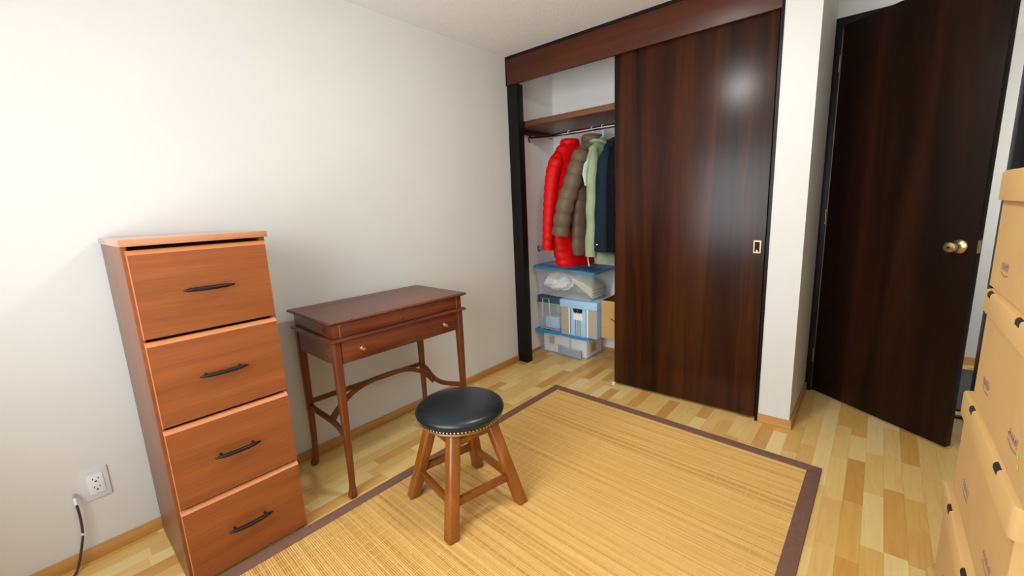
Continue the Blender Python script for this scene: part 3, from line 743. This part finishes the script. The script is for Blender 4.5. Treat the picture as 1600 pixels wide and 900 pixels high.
# ------------------------------------------------------------------ hangers and coats
def hanger(x, ang_, label, y=.305, z=1.84):
    r = thing('clothes_hanger', label, 'hanger', (x, y, z), ang_, 'hangers on the closet rod')
    r0 = .0188
    pts_ = [(0, r0*math.cos(a), r0*math.sin(a)) for a in [math.radians(t) for t in range(200, -91, -15)]]
    pts_ += [(0, 0, -.035), (0, 0, -.065)]
    MB().tube(smooth_path(pts_, 2), .0028, 8).build('hook', 'white_plastic', r, smooth=True)
    MB().tube(smooth_path([(0, -.125, -.155), (0, -.07, -.115), (0, 0, -.065), (0, .07, -.115), (0, .125, -.155)], 4), .005, 8).build('shoulder_bar', 'white_plastic', r, smooth=True)
    MB().tube([(0, -.125, -.155), (0, .125, -.155)], .004, 8).build('trouser_bar', 'white_plastic', r, smooth=True)
    return r
def quilt(s_, period, amp):
    return 1-amp+amp*abs(math.sin(math.pi*s_/period))**.45 if period else 1
def garment(name, label, cat, x, ang_, body, sleeves, mats, period=0, amp=0, collar=None, wr=0, extra=None, seed=1):
    """body: list of (z, dx, centre along width, half width, half thickness) from shoulder down, local to the hook (y local = along the coat's width, near = -y)"""
    r = thing(name, label, cat, (x, .305, 1.84), ang_, 'coats hanging in the closet')
    rr_ = random.Random(seed); ph = [rr_.random()*6.28 for _ in range(8)]
    def interp(tab, z):
        for a, b in zip(tab, tab[1:]):
            if a[0] >= z >= b[0]:
                t = (a[0]-z)/(a[0]-b[0]); t2 = t*t*(3-2*t)
                return [p+(q-p)*t2 for p, q in zip(a, b)]
        return list(tab[-1])
    z0, z1 = body[0][0], body[-1][0]; n = max(24, int((z0-z1)/.008)); rs = []
    for i in range(n+1):
        z = z0+(z1-z0)*i/n
        _, dx, c_, hw_, ht = interp(body, z); q = quilt(z0-z, period, amp)
        ring = []
        for k in range(32):
            a = 2*math.pi*k/32; ca, sa = math.cos(a), math.sin(a)
            ca = math.copysign(abs(ca)**.8, ca); sa = math.copysign(abs(sa)**.8, sa)
            d_ = 1+wr*(math.sin(5*a+ph[0]+4*z)*.6+math.sin(9*a+ph[1]-7*z)*.4)*min(1, i/6)
            ring.append((dx+ht*q*ca*d_, c_+hw_*sa*(1+.3*(q-1)), z))
        rs.append(ring)
    bo = MB().rings(rs).build('coat_body', mats[0], r, smooth=True, angle=80)
    for path, r0, r1 in sleeves:
        sp_ = smooth_path(path, 18); L_ = 0; rad = []
        tot = sum((b-a).length for a, b in zip(sp_, sp_[1:]))
        for i, p in enumerate(sp_):
            if i: L_ += (p-sp_[i-1]).length
            t = L_/tot; q = quilt(L_+.02, period, amp*1.2)
            w_ = r0[0]+(r1[0]-r0[0])*t; h_ = r0[1]+(r1[1]-r0[1])*t
            e_ = min(1, .3+t*4.5)
            dd = 1+wr*.8*math.sin(t*23+ph[2])
            rad.append((w_*q*e_*dd, h_*q*e_*dd))
        MB().tube(sp_, rad, 20, flat=(1, 0, 0)).build('sleeve', mats[0], r, smooth=True, angle=80)
    if collar:
        MB().tube(collar[0], collar[1], 12, closed=True).build('collar', mats[1], r, smooth=True, angle=80)
    return r, bo
def ring_collar(cx, cy, cz, rx, ry, tilt, n=20):
    return [(cx+rx*math.cos(2*math.pi*k/n), cy+ry*math.sin(2*math.pi*k/n), cz+tilt*math.sin(2*math.pi*k/n)) for k in range(n)]
A1 = math.radians(-18)
hanger(.36, A1, 'white hanger holding the red coat')
garment('red_coat', 'bright red quilted coat at the left end of the rod, its hem on the bin', 'coat', .36, A1,
    [(-.045, 0, 0, .03, .03), (-.07, 0, 0, .07, .05), (-.12, 0, 0, .125, .062), (-.20, 0, 0, .19, .068), (-.40, 0, 0, .21, .066), (-.70, .005, .01, .21, .064), (-.90, .02, .01, .20, .080), (-1.00, .028, .02, .19, .088), (-1.028, .03, .02, .18, .080)],
    [([(.0, -.08, -.13), (.018, -.15, -.22), (.022, -.20, -.36), (.008, -.228, -.65), (-.004, -.24, -.89)], (.062, .062), (.042, .044)),
     ([(0, .17, -.14), (0, .235, -.28), (0, .26, -.5), (0, .26, -.85)], (.058, .05), (.05, .045))],
    ('red_nylon', 'red_nylon'), .062, .12, (ring_collar(.0, 0, -.075, .045, .06, .0), (.03, .022)), seed=3)
A2 = math.radians(-6)
hanger(.563, A2, 'white hanger holding the brown quilted jacket')
garment('brown_puffer', 'brown quilted puffer jacket hanging between the red and sage coats', 'jacket', .563, A2,
    [(-.045, 0, 0, .03, .03), (-.075, 0, 0, .08, .055), (-.13, 0, 0, .135, .066), (-.22, 0, 0, .185, .066), (-.45, -.015, 0, .205, .062), (-.72, -.04, 0, .20, .062), (-.90, -.045, .0, .195, .062), (-.93, -.045, .0, .185, .05)],
    [([(.0, -.08, -.12), (.006, -.17, -.23), (-.010, -.245, -.40), (-.055, -.285, -.58), (-.092, -.29, -.765)], (.066, .072), (.068, .068)),
     ([(0, .17, -.14), (0, .235, -.28), (0, .25, -.5), (0, .25, -.72)], (.05, .05), (.05, .045))],
    ('brown_nylon', 'brown_nylon'), .095, .17, (ring_collar(.0, 0, -.072, .05, .075, .0), (.032, .026)), seed=5)
A3 = math.radians(-4)
hanger(.648, A3, 'white hanger holding the sage green coat')
SX = Vector((.045, .03, 0))
g3, gb3 = garment('sage_coat', 'sage green cotton coat hanging between the brown and navy coats', 'coat', .648, A3,
    [(-.075, 0, 0, .03, .02), (-.10, 0, 0, .09, .030), (-.16, 0, 0, .17, .036), (-.24, 0, 0, .205, .036), (-.5, .0, 0, .21, .036), (-.86, .03, 0, .20, .05), (-.95, .085, .0, .19, .105), (-.985, .09, .0, .18, .11)],
    [([(.02, -.13, -.15), (.045, -.20, -.30), (.045, -.215, -.5), (.045, -.22, -.7), (.035, -.225, -.925)], (.036, .05), (.044, .042)),
     ([(0, .17, -.17), (0, .235, -.3), (0, .25, -.5), (0, .25, -.9)], (.038, .05), (.035, .045))],
    ('sage_cotton', 'sage_cotton'), 0, 0, (ring_collar(.0, -.02, -.125, .034, .085, -.02), (.014, .034)), wr=.10, seed=8)
MB().rings([[(-.020, -.20, -.20), (-.028, -.205, -.20), (-.028, -.16, -.20), (-.020, -.15, -.20)], [(-.045, -.262, -.27), (-.053, -.266, -.27), (-.05, -.22, -.27), (-.042, -.21, -.27)], [(-.042, -.285, -.34), (-.050, -.29, -.34), (-.048, -.25, -.34), (-.040, -.24, -.34)], [(-.030, -.28, -.42), (-.036, -.282, -.42), (-.036, -.265, -.42), (-.030, -.26, -.42)]]).build('hood_lining', 'mint_lining', g3, smooth=True, angle=80, origin=-SX)
MB().tube(smooth_path([(-.035, -.24, -.55), (-.038, -.255, -.75), (-.040, -.25, -.92), (-.028, -.25, -1.0)], 4), .004, 8).build('piping', 'mint_piping', g3, smooth=True, origin=-SX)
A4 = math.radians(-3)
hanger(.765, A4, 'white hanger holding the navy wool coat')
g4, gb4 = garment('navy_coat', 'dark navy wool coat hanging beside the sliding closet door', 'coat', .765, A4,
    [(-.08, 0, 0, .03, .02), (-.105, 0, 0, .09, .034), (-.16, 0, 0, .17, .040), (-.24, 0, 0, .21, .042), (-.5, .0, 0, .215, .044), (-.84, .0, 0, .205, .046), (-.87, .0, 0, .2, .04)],
    [([(.01, -.15, -.16), (.02, -.215, -.30), (.02, -.235, -.5), (.016, -.24, -.7), (.014, -.24, -.885)], (.05, .05), (.056, .046)),
     ([(0, .17, -.17), (0, .235, -.3), (0, .25, -.5), (0, .25, -.8)], (.04, .05), (.04, .045))],
    ('navy_wool', 'navy_wool'), 0, 0, (ring_collar(.0, -.01, -.115, .036, .07, .0), (.014, .028)), wr=.06, seed=11)
MB().lathe([(.006, -.314), (.006, -.318), (.002, -.320)], 12, (.02, 0, -.83), 'y').build('cuff_button', 'chrome', g4, smooth=True)
hanger(.875, A4, 'white hanger holding the black coat behind the closet door')
garment('black_coat', 'black coat mostly hidden behind the sliding closet door', 'coat', .875, A4,
    [(-.05, 0, 0, .03, .02), (-.085, 0, 0, .10, .036), (-.15, 0, 0, .18, .044), (-.24, 0, 0, .21, .044), (-.5, .0, 0, .215, .046), (-.84, .0, 0, .205, .046), (-.87, .0, 0, .2, .04)],
    [([(-.0, -.17, -.15), (-.0, -.235, -.28), (-.0, -.255, -.5), (0, -.255, -.88)], (.045, .05), (.045, .046)),
     ([(0, .17, -.15), (0, .235, -.28), (0, .25, -.5), (0, .25, -.8)], (.04, .05), (.04, .045))],
    ('black_wool', 'black_wool'), 0, 0, (ring_collar(.0, -.01, -.085, .040, .08, .0), (.016, .03)), wr=.04, seed=12)
